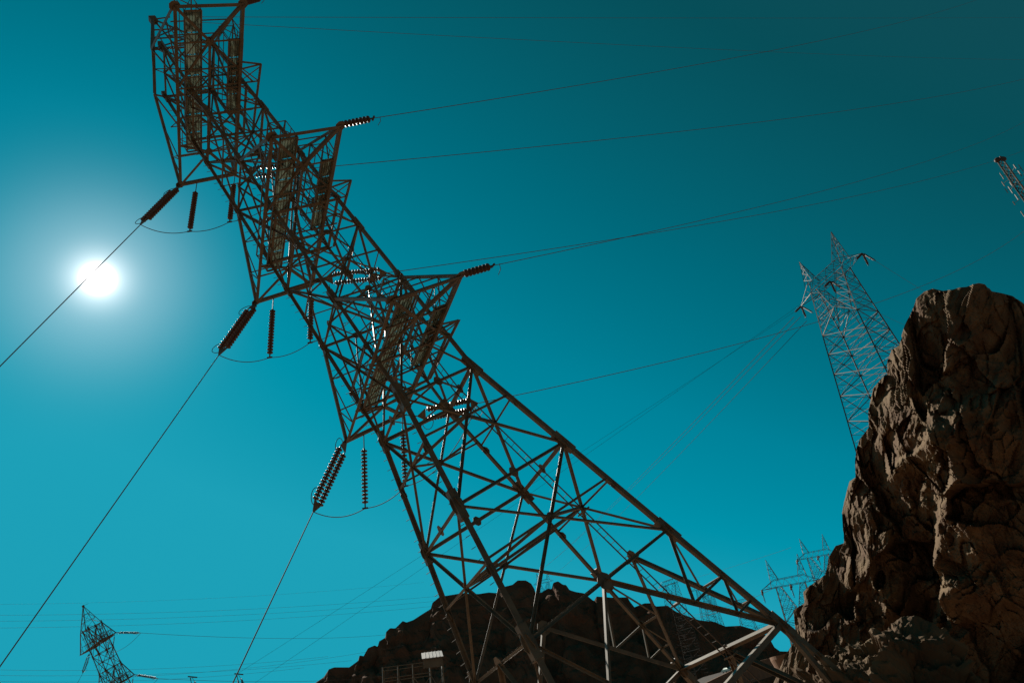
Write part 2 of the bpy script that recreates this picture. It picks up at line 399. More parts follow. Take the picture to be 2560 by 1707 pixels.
# horizontal rings and diaphragms, one part a level
for z in LEVELS[1:]:
    m = MB(); low = z <= 0
    for a, b, nn in FACES:
        w = .17 if low else .12
        if z == -5.55: w = .13
        if z == -8.28:
            w = .19; m.box(lg(a, z)+AX*.10, lg(b, z)+AX*.10, .36 if (a, b) == (3, 4) else .24, .03, ref=AX)
        m.angle(lg(a, z), lg(b, z), w, ref=(-nn if z < -6 else nn), flip=(1 if z > -6 else 1))
        m.plate(mid(lg(a, z), lg(b, z)), nn, AX, .4 if low else .28, .3, .02)
    mids = [mid(lg(a, z), lg(b, z)) for a, b, _ in FACES]
    if z not in (-5.55,):
        if z >= 0:
            for i in range(4): m.angle(mids[i], mids[(i+1) % 4], .08, ref=AX)
    m.build('horizontal_ring', STEEL, tower)
for li in range(len(LEVELS)-1):
    cs = [centres.get((li, fi)) for fi in range(4)]
    if None in cs: continue
    m = MB(); w = .13 if LEVELS[li+1] <= 0 else .07
    for i in range(4): m.angle(cs[i], cs[(i+1) % 4], w, ref=AX)
    if LEVELS[li+1] <= 0 and LEVELS[li] < -4:
        m.angle(cs[1], cs[3], w, ref=AX)
    m.build('diaphragm', STEEL, tower)
# peak
m = MB(); apex = lp(0, 0, 15.65)
PK = {1: lp(.68, -1.03, 13), 2: lp(-.80, -1.03, 13), 3: lg(3, 13), 4: lg(4, 13)}
for k in (1, 2, 3, 4): m.angle(PK[k], apex, .19 if k < 3 else .13, ref=E1)
for k in (1, 2): m.angle(PK[k], lg(k, 13), .12, ref=AX); m.angle(PK[k], lg(k, 10), .11, ref=AX)
m.angle(PK[1], PK[2], .13, ref=AX)
for t in (.33, .62):
    ps = [PK[k].lerp(apex, t) for k in (1, 3, 4, 2)]
    for i in range(4):
        m.angle(ps[i], ps[(i+1) % 4], .07, ref=AX)
        m.angle(ps[i], (PK[(1, 3, 4, 2)[(i+1) % 4]] if t < .4 else PK[(1, 3, 4, 2)[(i+1) % 4]].lerp(apex, .33)), .065, ref=AX)
m.box(apex-AX*.25, apex+AX*.12, .34, .30, ref=E1); m.box(apex, apex+(E2*.9-E1*.1), .05)
m.build('peak', STEEL, tower)
# ladder
m = MB(); zs = np.arange(-10.6, 12.9, .01)
r0 = [lp(-.11, W2(z)-.10, z) for z in (-10.6, 0, 12.8)]; r1 = [lp(.12, W2(z)-.10, z) for z in (-10.6, 0, 12.8)]
for a, b in zip(r0, r0[1:]): m.box(a, b, .05, .03, ref=E2)
for a, b in zip(r1, r1[1:]): m.box(a, b, .05, .03, ref=E2)
z = -10.5
while z < 12.7:
    m.tube([lp(-.11, W2(z)-.10, z), lp(.12, W2(z)-.10, z)], .011, 5); z += .21
m.build('ladder', STEEL2, tower)
for z in (-4.1, -5.6, -6.9, -8.4, 3.9, 6.9, 9):
    m = MB(); c_ = lp(0.0, W2(z)-.06, z); m.box(c_-E1*.30+E2*.02, c_+E1*.30+E2*.02, .30, .06, ref=AX)
    m.build('rest_platform', STEEL, tower)
# crossarms
A_, B_, C_, D_ = (-3.3, -1.18), (-3.3, .55), (2.42, .55), (2.45, -1.17)
def crossarm(zb):
    zt = zb+2
    p = lambda e1, e2, z=zb: lp(e1, e2, z)
    m = MB()
    N = (-E1)
    for a, b in ((A_, B_), (B_, C_), (C_, D_), (D_, A_)): m.angle(p(*a), p(*b), .19, ref=AX)
    xs_ = [-2.3, -1.5, -.95, 0, .95, 1.35]
    for x in xs_:
        m.angle(p(x, -1.18), p(x, 1.0 if abs(x) < 1 else .55), .11, ref=AX)
    h1, h2 = p(-2.3, -.3), p(1.35, -.3)
    for c_, h_ in ((A_, h1), (B_, h1), (C_, h2), (D_, h2)): m.angle(p(*c_), h_, .17, ref=AX)
    for h_, x in ((h1, -.95), (h2, .95)):
        m.angle(h_, p(x, -1.18), .11, ref=AX); m.angle(h_, p(x, .95), .11, ref=AX)
        m.plate(h_, AX, E1, .42, .36, .03)
    # plan bracing
    m.angle(p(-.95, -1.18), p(.95, .55), .10, ref=AX)
    m.angle(h1, h2, .12, ref=AX)
    # outrigger
    q = p(-1.5, 1.16)
    m.angle(p(-1.65, .45), q, .12, ref=AX); m.angle(p(-1.35, .3), q, .12, ref=AX)
    m.angle(q, p(-.3, 1.1), .11, ref=AX); m.angle(p(-.3, 1.1), p(.95, 1.05), .11, ref=AX)
    for x in (-.95, -.35): m.angle(p(x, .5), p(x, 1.12), .10, ref=AX)
    m.angle(p(-1.5, .5), p(-.95, 1.12), .07, ref=AX); m.angle(p(-.95, .5), p(-1.4, 1.12), .07, ref=AX); m.angle(p(-.95, .5), p(-.35, 1.1), .07, ref=AX)
    m.plate(p(*A_), AX, E1, .42, .42, .03); m.plate(p(*B_), AX, E1, .45, .42, .03); m.plate(p(*D_), AX, E1, .42, .42, .03)
    # ties up to the body and their struts
    def tie(c_, k, w=.16, opp=None, nodes=(.33, .66)):
        T0 = p(*c_); T1 = PK[k] if (zt > 12.5 and k < 3) else lg(k, zt); m.angle(T0, T1, w, ref=E2)
        base = p(math.copysign(.95, c_[0]), c_[1])
        for i, t in enumerate(nodes):
            a = T0.lerp(T1, t); b = T0.lerp(base, t)
            m.angle(a, b, .07, ref=E2)
            if i == 0: m.angle(a, T0.lerp(base, nodes[1]), .08, ref=E2)
    tie(A_, 2); tie(B_, 4); tie(C_, 3); tie(D_, 1)
    # inner frames
    m.angle(h1, lg(2, zt), .09, ref=E2); m.angle(h2, lg(3, zt), .09, ref=E2)
    for k in (1, 2, 3, 4):
        m.angle(lg(k, zb), lg(k, zt), .16, ref=E1)
    for a, b, nn in FACES:
        m.angle(lg(a, zb), lg(b, zb), .12, ref=nn)
        m.angle(lg(a, zb), mid(lg(a, zt), lg(b, zt)), .08, ref=nn); m.angle(lg(b, zb), mid(lg(a, zt), lg(b, zt)), .08, ref=nn)
    # small redundants between the ties
    for c0, k0, c1, k1 in ((A_, 2, B_, 4), (D_, 1, C_, 3)):
        for t in (.33, .66):
            a, b = p(*c0).lerp(lg(k0, zt), t), p(*c1).lerp(lg(k1, zt), t)
            m.angle(a, b, .08, ref=AX)
        m.angle(p(*c0).lerp(lg(k0, zt), .66), lg(k1, zt), .07, ref=AX)
    arm = m.build('crossarm', STEEL, tower)
    # catwalks
    for (x0, x1, ec, hw) in ((-3.15, 1.25, -.72, .21), (-2.3, .05, .42, .19)):
        g_ = MB(); nP = max(2, int(round((x1-x0)/.62)))
        for i in range(nP):
            a, b = x0+(x1-x0)*i/nP+.02, x0+(x1-x0)*(i+1)/nP-.02
            zz = zb+.07
            vs = [lp(a, ec-hw, zz), lp(b, ec-hw, zz), lp(b, ec+hw, zz), lp(a, ec+hw, zz)]
            o_ = [v+AX*.03 for v in vs]
            g_.poly(vs+o_, [(0, 3, 2, 1), (4, 5, 6, 7), (0, 1, 5, 4), (1, 2, 6, 5), (2, 3, 7, 6), (3, 0, 4, 7)])
            for j in range(1, 6):
                e = ec-hw+2*hw*j/6
                g_.box(lp(a, e, zz-.012), lp(b, e, zz-.012), .012, .03, ref=AX)
        g_.build('catwalk', GRATE, arm)
        r_ = MB()
        for e in (ec-hw, ec+hw):
            r_.angle(lp(x0, e, zb+.03), lp(x1, e, zb+.03), .08, ref=AX)
            r_.angle(lp(x0, e, zb+.62), lp(x1, e, zb+.62), .06, ref=AX)
            r_.angle(lp(x0, e, zb+.34), lp(x1, e, zb+.34), .035, ref=AX)
            nn_ = int((x1-x0)/.75)+1
            for i in range(nn_+1):
                x = x0+(x1-x0)*i/nn_; r_.angle(lp(x, e, zb+.03), lp(x, e, zb+.62), .05, ref=E1)
        for x in (x0, x1):
            r_.angle(lp(x, ec-hw, zb+.62), lp(x, ec+hw, zb+.62), .06, ref=AX)
            r_.angle(lp(x, ec-hw, zb+.03), lp(x, ec+hw, zb+.03), .10, ref=AX)
            r_.angle(lp(x, ec-hw, zb+.03), lp(x, ec+hw, zb+.62), .04, ref=AX); r_.angle(lp(x, ec+hw, zb+.03), lp(x, ec-hw, zb+.62), .04, ref=AX)
        n_ = int((x1-x0)/.62)
        for i in range(n_):
            a, b = x0+(x1-x0)*i/n_, x0+(x1-x0)*(i+1)/n_
            r_.angle(lp(b, ec-hw, zb+.0), lp(b, ec+hw, zb+.0), .07, ref=AX)
            if i % 2: r_.angle(lp(a, ec-hw, zb), lp(b, ec+hw, zb), .04, ref=AX); r_.angle(lp(a, ec+hw, zb), lp(b, ec-hw, zb), .04, ref=AX)
        r_.build('guard_rail', STEEL, arm)
    return arm
for zb in (1, 6, 11): crossarm(zb)
# the second leaning tower, far left
ang8 = math.radians(24.85)
R8 = Matrix.Rotation(ang8, 3, 'Z')
t8 = copy_tree(tower); t8['label'] = 'small distant leaning lattice tower at the bottom left of the photo'
t8.rotation_euler = (0, 0, ang8)
t8.location = Vector((-79.977, 141.534, 13.983))+R8@(BT@Vector((0, 0, ZB)))
# ============================================================ INSULATORS
def disc_profile(n, pitch, r):
    pr = [(0, .02), (.02, .045)]
    for i in range(n):
        z = .06+i*pitch
        k = pitch; pr += [(z, .035), (z+.18*k, .045), (z+.34*k, r*.62), (z+.50*k, r), (z+.62*k, r*.97), (z+.58*k, r*.55), (z+.72*k, .035)]
    pr += [(.06+n*pitch, .03)]
    # keep the profile monotone enough for a clean lathe
    return pr
def make_string(nd, total, r=.14, rod=0.0, name='insulator_string'):
    """hangs along -Z from its origin; 'rod' metres of link before the discs"""
    root = empty(name, (0, 0, 0)); pitch = (total-rod-.25)/nd
    m = MB(); m.lathe((0, 0, -rod), (0, 0, -1), disc_profile(nd, pitch, r)); m.build('disc_stack', PORC, root, smooth=True)
    f = MB(); f.tube([(0, 0, 0), (0, 0, -rod-.06)], .022 if rod > .3 else .03, 8); f.box((0, 0, -total+.19), (0, 0, -total), .05); f.box((-.12, 0, -total), (.12, 0, -total), .06); f.build('end_fitting', STEEL2, root)
    return root
def make_double(nd, total, r=.14, gap=.46, horns=True):
    root = empty('double_insulator_string', (0, 0, 0)); yo = .42; pitch = (total-2*yo-.1)/nd
    for s_ in (-1, 1):
        m = MB(); m.lathe((s_*gap/2, 0, -yo-.05), (0, 0, -1), disc_profile(nd, pitch, r)); m.build('disc_stack', PORC, root, smooth=True)
    for top in (0, 1):
        m = MB(); z0, z1 = (0, -yo) if top == 0 else (-total, -total+yo)
        hg = gap/2+.06
        vs = [(-.04, -.02, z0), (.04, -.02, z0), (hg, -.02, z1), (-hg, -.02, z1)]; vs += [(x, .02, z) for x, y, z in vs]
        m.poly(vs, [(0, 1, 2, 3), (7, 6, 5, 4), (0, 4, 5, 1), (1, 5, 6, 2), (2, 6, 7, 3), (3, 7, 4, 0)]); m.build('yoke_plate', STEEL, root)
    if horns:
        for z0, sgn in ((-yo-.1, -1), (-total+yo+.1, -1)):
            m = MB(); pts = []
            for i in range(15):
                a = math.pi*1.15*i/14-.1
                pts.append((-gap/2-.08-.42*math.sin(a)*1.0, -.0-.05*math.sin(a), z0+.32*math.cos(a)*(1)))
            m.tube(pts, .016, 6); m.build('arcing_horn', STEEL2, root)
    return root
def orient(o, P, d, lat=None):
    """origin at P, -Z axis along d, X axis along lat"""
    d = d.normalized(); z = -d
    x = (lat if lat is not None else d.cross(Vector((0, 0, 1))))
    if x.length < .1: x = Vector((1, 0, 0))
    x = (x-z*x.dot(z)).normalized(); y = z.cross(x)
    o.rotation_mode = 'QUATERNION'; o.rotation_quaternion = Matrix(((x.x, y.x, z.x), (x.y, y.y, z.y), (x.z, y.z, z.z))).to_quaternion(); o.location = P
# wires
def wire_pts(a, b, sag, n=36):
    a = Vector(a); b = Vector(b); pts = []
    for i in range(n+1):
        t = i/n; p = a.lerp(b, t); p.z -= sag*4*t*(1-t); pts.append(p)
    return pts
def wire(pts, r, label, group=None, m=CABLE, name='power_line'):
    mb = MB(); o0 = Vector(pts[0]); mb.tube([Vector(p)-o0 for p in pts], r, 6)
    o = mb.build(name, m, loc=o0); tag(o, label, 'cable', group); return o
def wl(e1, e2, z): return O_T+lp(e1, e2, z)
names = {1: 'lowest', 6: 'middle', 11: 'topmost'}
dL = (-ray(1814, -912)).normalized()
leftfar = {1: (575, 1707, 1.0), 6: (0, 1665, 1.0), 11: (0, 918, 1.0)}
dbl = make_double(16, 3.55); used = False
hang = make_string(15, 3.35, rod=.62)
hang_used = False
def place(proto, flag, P, d, lat=None):
    o = proto if not flag else copy_tree(proto)
    orient(o, P, d, lat); return o
cnt = {'dbl': 0, 'hang': 0, 'short': 0}
short = make_string(7, 1.65, r=.15, rod=.12)
for zb in (1, 6, 11):
    nm = names[zb]
    # --- left strain strings to the wires going down past the camera
    TL = wl(2.45, -1.17, zb)
    o = place(dbl, cnt['dbl'] > 0, TL, dL, (cr*.85+cu*.3-cf*.25) if zb != 1 else (cf+cr*.3)); cnt['dbl'] += 1
    tag(o, 'insulator pair pulled down left from the %s crossarm of the big tower' % nm, 'insulator', 'paired insulator strings on the big tower')
    E_L = TL+dL*3.55
    far = EYE+Vector((0, 0, 0))
    pts = [E_L+dL*t for t in np.linspace(0, 34, 12)]
    wire([p-Vector((0, 0, 0)) for p in pts], .022, 'single cable running down left off the %s crossarm of the big tower' % nm, 'cables running down left off the big tower')
    # --- hanging jumper strings
    hs = []
    for j, (fr) in enumerate((.30, 1.0)):
        P = wl(*[D_[i]+(C_[i]-D_[i])*fr for i in (0, 1)], zb)
        rodx = P-Vector((0, 0, .1))
        o = place(hang, cnt['hang'] > 0, rodx, Vector((0, 0, -1))); cnt['hang'] += 1
        tag(o, 'brown insulator hanging plumb under the %s crossarm, %s' % (nm, 'nearer its outer left tip' if j == 0 else 'close against the tower body'), 'insulator', 'insulator strings hanging plumb from the big tower')
        hs.append(rodx-Vector((0, 0, 3.35)))
    # --- right strain strings, starting near the body
    S = {1: (1045, 1040), 6: (812, 699), 11: (612, 430)}[zb]; Epx = {1: (1166, 1025), 6: (930, 688), 11: (733, 412)}[zb]
    base_d = (TL-EYE).length
    P = at(*S, (wl(2.42, .55, zb)-EYE).length+.3)
    FARP = {1: (2620, 522), 6: (2640, 344), 11: (2640, 178)}[zb]
    FD = 175
    far = at(*FARP, FD)
    dR = (far-P).normalized(); dR = (dR-Vector((0, 0, .10))).normalized()
    o = place(dbl, True, P, dR, dR.cross(Vector((0, 0, 1))).lerp(Vector((0, 0, 1)), .6)); cnt['dbl'] += 1
    tag(o, 'insulator pair lying almost level beside the body at the %s crossarm' % nm, 'insulator', 'paired insulator strings on the big tower')
    m = MB()
    # short hanger link joining the crossarm to the strings
    E_R = P+dR*3.55
    lk = MB(); Q = wl(2.42, .55, zb)
    lk.tube([Q-P, Vector((0, 0, 0))], .025, 6); lo = lk.build('steel_link', STEEL2, loc=P); tag(lo, 'steel link holding the level insulator pair of the %s crossarm' % nm, 'link')
    wire(wire_pts(E_R, far, {1: 4.2, 6: 2.5, 11: 2.0}[zb]), .020, 'long cable from the %s crossarm of the big tower to the right edge' % nm, 'cables from the big tower out to the right')
    # jumper
    a = E_L; seg = wire_pts(a, hs[0], .30, 14)[:-1]+wire_pts(hs[0], hs[1], .22, 12)[:-1]+wire_pts(hs[1], E_R, .9, 16)
    wire(seg, .018, 'loose jumper cable looping under the %s crossarm of the big tower' % nm, 'jumper cables under the crossarms', name='jumper_cable')
    # --- short strings on the right hand tips
    TR = wl(-3.3, .55, zb)+(-E1)*.05
    FARP = {1: (2620, 268), 6: (2500, -22), 11: (1400, -210)}[zb]
    far = at(*FARP, 150)
    dS = (far-TR).normalized()
    o = place(short, cnt['short'] > 0, TR, dS); cnt['short'] += 1
    tag(o, 'short string of seven brown discs on the right tip of the %s crossarm' % nm, 'insulator', 'short insulator strings on the right tips')
    wire(wire_pts(TR+dS*1.65, far, {1: 2.2, 6: 1.8, 11: .5}[zb]), .014, 'thin cable from the short seven disc string of the %s crossarm' % nm, 'thin cables off the right tips')
    c_ = TR+dS*2.0
    tm = MB(); tm.tube([(0, 0, 0), (.02, 0, -.25), (-.10, 0, -.5)], .012, 5); tt = tm.build('wire_tail', CABLE, loc=c_); tag(tt, 'loose wire end beside the seven discs of the %s crossarm' % nm, 'wire end')
# two earth wires at the top of the picture
for (u0, v0, u1, v1, nm) in ((480, 43, 2640, 44, 'upper'), (470, 55, 2640, 150, 'lower')):
    a = wl(0, 0, 16); b = at(u1, v1, 220)
    a = at(u0, v0, (a-EYE).length+4)
    wire(wire_pts(a, b, 1.0 if nm == 'lower' else .2), .012, '%s of the two faint thin wires near the top edge of the photo' % nm, 'faint top wires')
# ============================================================ WIDE LATTICE PYLONS (plumb)
def make_pylon():
    root = empty('lattice_pylon', (0, 0, 0)); H = 37.5
    ZT = H; ZR = H-8.2
    zs_ = [0, 5.5, 10.5, 15, 19, 22.6, 26.0, ZR]
    def hw(z): t = (ZR-z)/ZR; return 3.7+2.0*t, 2.1+2.4*t
    def cn(k, z):
        a, b = hw(z); s_ = ((-1, -1), (1, -1), (1, 1), (-1, 1))[k]; return Vector((s_[0]*a, s_[1]*b, z))
    for k in range(4):
        m = MB()
        for a, b in zip(zs_, zs_[1:]): m.angle(cn(k, a), cn(k, b), .20)
        top = Vector((math.copysign(3.5, cn(k, 0).x), math.copysign(.9, cn(k, 0).y), ZT)); m.angle(cn(k, ZR), top, .17)
        m.build('leg', STEEL2, root)
    for i in range(4):
        m = MB(); j = (i+1) % 4
        for a, b in zip(zs_, zs_[1:]):
            A0, B0, A1, B1 = cn(i, a), cn(j, a), cn(i, b), cn(j, b)
            m.angle(A0, B1, .105); m.angle(B0, A1, .105); m.angle(A1, B1, .10)
            t = (B0-A0).length/((B0-A0).length+(B1-A1).length); X = A0.lerp(B1, t); zc = a+(b-a)*t
            m.angle(cn(i, zc), X, .07); m.angle(X, cn(j, zc), .07)
            for P0, kk in ((A0, i), (B0, j), (A1, i), (B1, j)):
                h_ = P0.lerp(X, .5); m.angle(cn(kk, h_.z), h_, .05)
        m.build('face_bracing', STEEL2, root)
    # the two upper columns with the open window between them
    for s_ in (-1, 1):
        m = MB(); T = [Vector((s_*3.5, y, ZT)) for y in (-.9, .9)]; R0 = [Vector((s_*3.7, y, ZR)) for y in (-2.1, 2.1)]
        inn_b = [Vector((s_*.25, y, ZR+2.9)) for y in (-1.6, 1.6)]; inn_t = [Vector((s_*2.3, y, ZT)) for y in (-.9, .9)]
        for q in (0, 1):
            m.angle(inn_b[q], inn_t[q], .12); m.angle(inn_b[q], R0[q], .12); m.angle(inn_b[q], Vector((0, R0[q].y, ZR)), .10); m.angle(inn_b[q], Vector((s_*3.62, inn_b[q].y, ZR+2.9)), .10)
            P = None
            for i in range(5):
                t0, t1 = i/5, (i+1)/5
                o0, o1 = R0[q].lerp(T[q], t0), R0[q].lerp(T[q], t1); n0, n1 = inn_b[q].lerp(inn_t[q], t0), inn_b[q].lerp(inn_t[q], t1)
                m.angle(o0, n1, .07); m.angle(n0, o1, .07); m.angle(o1, n1, .06)
        for i in range(5):
            t0, t1 = i/5, (i+1)/5
            for AA, BB in ((R0, T), (inn_b, inn_t)):
                m.angle(AA[0].lerp(BB[0], t0), AA[1].lerp(BB[1], t1), .07); m.angle(AA[1].lerp(BB[1], t0), AA[0].lerp(BB[0], t1), .07)
        m.build('upper_column', STEEL2, root)
    # crossarm beam
    m = MB(); LA = 7.05; hB = 1.8
    for y in (-.9, .9):
        m.angle((-3.6, y, ZT), (3.6, y, ZT), .12); m.angle((-3.6, y, ZT+hB), (3.6, y, ZT+hB), .12)
        for s_ in (-1, 1): m.angle((s_*3.5, y, ZT), (s_*LA, 0, ZT), .105); m.angle((s_*3.5, y, ZT+hB), (s_*LA, 0, ZT), .10)
        for i in range(8):
            x0, x1 = -3.6+.9*i, -3.6+.9*(i+1); z0_, z1_ = (ZT, ZT+hB) if i % 2 == 0 else (ZT+hB, ZT)
            m.angle((x0, y, z0_), (x1, y, z1_), .07)
        for s_ in (-1, 1):
            for t in (.3, .6):
                a = Vector((s_*3.5, y, ZT)).lerp(Vector((s_*LA, 0, ZT)), t); b = Vector((s_*3.5, y, ZT+hB)).lerp(Vector((s_*LA, 0, ZT)), t)
                m.angle(a, b, .06); m.angle(b, Vector((s_*3.5, y, ZT)).lerp(Vector((s_*LA, 0, ZT)), t-.3), .06)
    for i in range(9):
        x = -3.6+.9*i
        for z_ in (ZT, ZT+hB):
            m.angle((x, -.9, z_), (x, .9, z_), .06)
            if i < 8: m.angle((x, -.9, z_), (x+.9, .9, z_), .07)
    m.build('crossarm', STEEL2, root)
    for s_ in (-1, 1):
        m = MB(); ap = Vector((s_*3.9, 0, ZT+6.9))
        bs = [Vector((s_*2.4, -.9, ZT+hB)), Vector((s_*4.4, -.6, ZT+hB-.4)), Vector((s_*4.4, .6, ZT+hB-.4)), Vector((s_*2.4, .9, ZT+hB))]
        for i in range(4):
            m.angle(bs[i], ap, .10)
            for t0, t1 in ((0, .3), (.3, .55), (.55, .76)):
                m.angle(bs[i].lerp(ap, t0), bs[(i+1) % 4].lerp(ap, t1), .07); m.angle(bs[i].lerp(ap, t1), bs[(i+1) % 4].lerp(ap, t1), .07)
        m.build('peak', STEEL2, root)
    m = MB()
    for k in range(4): m.box(cn(k, -.8), cn(k, .3), .9)
    m.build('footing', CONC, root)
    return root, ZT, LA
pylon, PZT, PLA = make_pylon()
tip_str = make_string(12, 2.3, r=.17, rod=.15)
tip_used = [False]; pyl_used = [False]
def place_pylon(tipL_px, D, rot, label, scale=1.0, which=-1):
    """stands a pylon plumb with its given crossarm tip on the sight line of the photo's tip"""
    o = pylon if not pyl_used[0] else copy_tree(pylon); pyl_used[0] = True
    P = at(*tipL_px, D); R = Matrix.Rotation(rot, 3, 'Z')
    o.scale = (scale,)*3; o.rotation_euler = (0, 0, rot)
    o.location = P-R@Vector((which*PLA*scale, 0, PZT*scale)); tag(o, label, 'transmission tower', 'upright pylons with two peaks')
    return o, R
def tips(o, R, sc, tipx, dirs, lab):
    k = 0; res = []
    for x in tipx:
        T = o.location+R@Vector((x*PLA*sc, 0, PZT*sc))
        for d, wn_ in dirs:
            s_ = tip_str if not tip_used[0] else copy_tree(tip_str); tip_used[0] = True
            orient(s_, T, Vector(d)); s_.scale = (sc,)*3
            pos = {-1: 'left tip', 0: 'middle', 1: 'right tip'}[x]
            tag(s_, 'insulator %s at the %s of %s' % (wn_, pos, lab), 'insulator', 'dark insulator strings on the upright pylons')
            res.append(T+Vector(d).normalized()*2.3*sc)
    return res
# pylon above the cliff
a3 = at(2003, 765, 125); d3 = ray(2156, 633); b3 = EYE+d3*((a3.z-CAMZ)/d3.z)
rot2 = math.atan2(b3.y-a3.y, b3.x-a3.x); sc2 = (b3-a3).length/(2*PLA)
p2, R2 = place_pylon((2003, 765), 125, rot2, 'tall upright lattice pylon with two pointed peaks rising just left of the cliff', sc2)
back = (R2@Vector((0, 1, 0))).normalized()
DIRS = [((back*.85+Vector((0, 0, -.5))).to_tuple(), 'slanting away'), ((-back*.8+Vector((0, 0, -.6))).to_tuple(), 'slanting near'), ((0.0, 0.0, -1.0), 'hanging plumb')]
ends2 = tips(p2, R2, sc2, (-1, 0, 1), DIRS, 'the pylon left of the cliff')
def far_pylon(px, D, rot, label, sc=1.0, flat=False, strings='', lab=''):
    o, R = place_pylon(px, D, rot, label, sc)
    if flat:
        for ch in list(o.children):
            if ch.name.startswith('peak'): bpy.data.objects.remove(ch)
    e = []
    if strings:
        bk = (R@Vector((0, 1, 0))).normalized()
        dd = [((bk*.9+Vector((0, 0, -.25))).to_tuple(), 'slanting away'), ((-bk*.9+Vector((0, 0, -.3))).to_tuple(), 'slanting near'), ((0, 0, -1.), 'hanging plumb')]
        e = tips(o, R, sc*1.25, [], dd, lab) if strings == 'n' else tips_at(o, R, sc, dd, lab)
    return o, e
def tips_at(o, R, sc, dd, lab):
    res = []
    for x in (-1, 0, 1):
        T = o.location+R@Vector((x*PLA*sc, 0, PZT*sc))
        for d, wn_ in dd:
            s_ = copy_tree(tip_str); orient(s_, T, Vector(d)); s_.scale = (sc*1.3,)*3
            pos = {-1: 'left tip', 0: 'middle', 1: 'right tip'}[x]
            tag(s_, 'insulator %s at the %s of %s' % (wn_, pos, lab), 'insulator', 'dark insulator strings on the upright pylons')
            res.append(T+Vector(d).normalized()*3*sc)
    return res
rd = math.radians
o3, e3 = far_pylon((1904, 1475), 185, rd(-14), 'upright two peaked pylon low on the right, nearer of the pair beside the cliff', .96, strings='y', lab='the nearer pylon by the cliff')
o4, e4 = far_pylon((1992, 1400), 260, rd(-12), 'upright two peaked pylon half hidden by the cliff edge, behind the nearer one', .97, strings='y', lab='the pylon half hidden by the cliff')
o7, e7 = far_pylon((1334, 1462), 470, rd(-20), 'tiny pylon showing in the notch of the dark hill crest under the big tower', 1.0)
far_pylon((1646, 1470), 330, rd(-50), 'distant flat topped pylon seen through the ladder above the hill crest', 1.0, flat=True)
far_pylon((1728, 1478), 520, rd(-24), 'distant flat topped pylon behind the hill, under the joint of the big braces', 1.0, flat=True)
far_pylon((1745, 1494), 500, rd(-30), 'flat topped pylon on the hill crest, right neighbour of the one under the brace joint', 1.0, flat=True)
far_pylon((1826, 1512), 470, rd(-27), 'distant flat topped pylon over the hill crest between the braces and the cliff', 1.0, flat=True)
far_pylon((1885, 1570), 755, rd(-18), 'farthest tiny flat topped pylon just above the right end of the hill crest', 1.0, flat=True)
# ============================================================ DISTANT WIRES
def line_px(a, b, r, label, group, sag=0.0, m=CABLE):
    wire(wire_pts(at(*a[:2], a[2]), at(*b[:2], b[2]), sag, 24), r, label, group, m)
G2 = 'thin lines from the pylon left of the cliff to the distant ones'
line_px((1985, 792, 125), (1344, 1432, 470), .040, 'left one of three thin lines from the cliff pylon to the notch pylon', G2, 2, FARCABLE)
line_px((2001, 792, 125), (1365, 1414, 470), .040, 'middle one of three thin lines from the cliff pylon to the notch pylon', G2, 2, FARCABLE)
line_px((2017, 802, 125), (1381, 1440, 470), .040, 'right one of three thin lines from the cliff pylon to the notch pylon', G2, 2, FARCABLE)
line_px((2003, 768, 125), (595, 1682, 122), .017, 'upper of two very faint lines from the cliff pylon down to the bottom edge', G2, .3, FARCABLE)
line_px((2083, 703, 122), (634, 1708, 122), .017, 'lower of two very faint lines from the cliff pylon down to the bottom edge', G2, .3, FARCABLE)
line_px((2185, 650, 122), (2420, 790, 230), .02, 'thin line dropping right from the cliff pylon tip behind the cliff top', G2, .5)
line_px((2110, 740, 122), (2330, 840, 230), .02, 'thin line dropping right from the middle of the cliff pylon behind the rock', G2, .5)
G3 = 'faint level lines across the lower left sky'
fl = [((-20, 1537), (1110, 1488), 'first'), ((-20, 1552), (1110, 1500), 'second'), ((-20, 1569), (1110, 1512), 'third'), ((-20, 1673), (820, 1640), 'fourth'), ((-20, 1687), (880, 1650), 'fifth'), ((-20, 1702), (760, 1668), 'sixth'), ((300, 1692), (1010, 1612), 'seventh'), ((-20, 1510), (1060, 1455), 'eighth')]
words = ['topmost of the three close lines by the small tower peak', 'middle of the three close lines by the small tower peak', 'lowest of the three close lines by the small tower peak', 'upper line between the arms of the small tower', 'middle line between the arms of the small tower', 'lowest line at the bottom left corner', 'line climbing right just over the left hill slope', 'highest and faintest line of the lower left sky']
for (a, b, _), w_ in zip(fl, words):
    line_px((*a, 330), (*b, 330), .035 if 'faintest' not in w_ else .022, 'faint level wire, '+w_, G3, 2.0, FARCABLE)
G4 = 'wires fanning left from the nearer pylon by the cliff'
for i, (a, b, w_) in enumerate((((1886, 1488), (1700, 1535), 'highest'), ((1888, 1492), (1700, 1542), 'second'), ((1950, 1462), (1700, 1550), 'third'), ((1978, 1368), (1560, 1478), 'peak top'))):
    line_px((*a, 186), (*b, 520), .04 if i < 3 else .025, 'wire running left from the nearer pylon by the cliff, %s of the fan' % w_, G4, 2, FARCABLE)
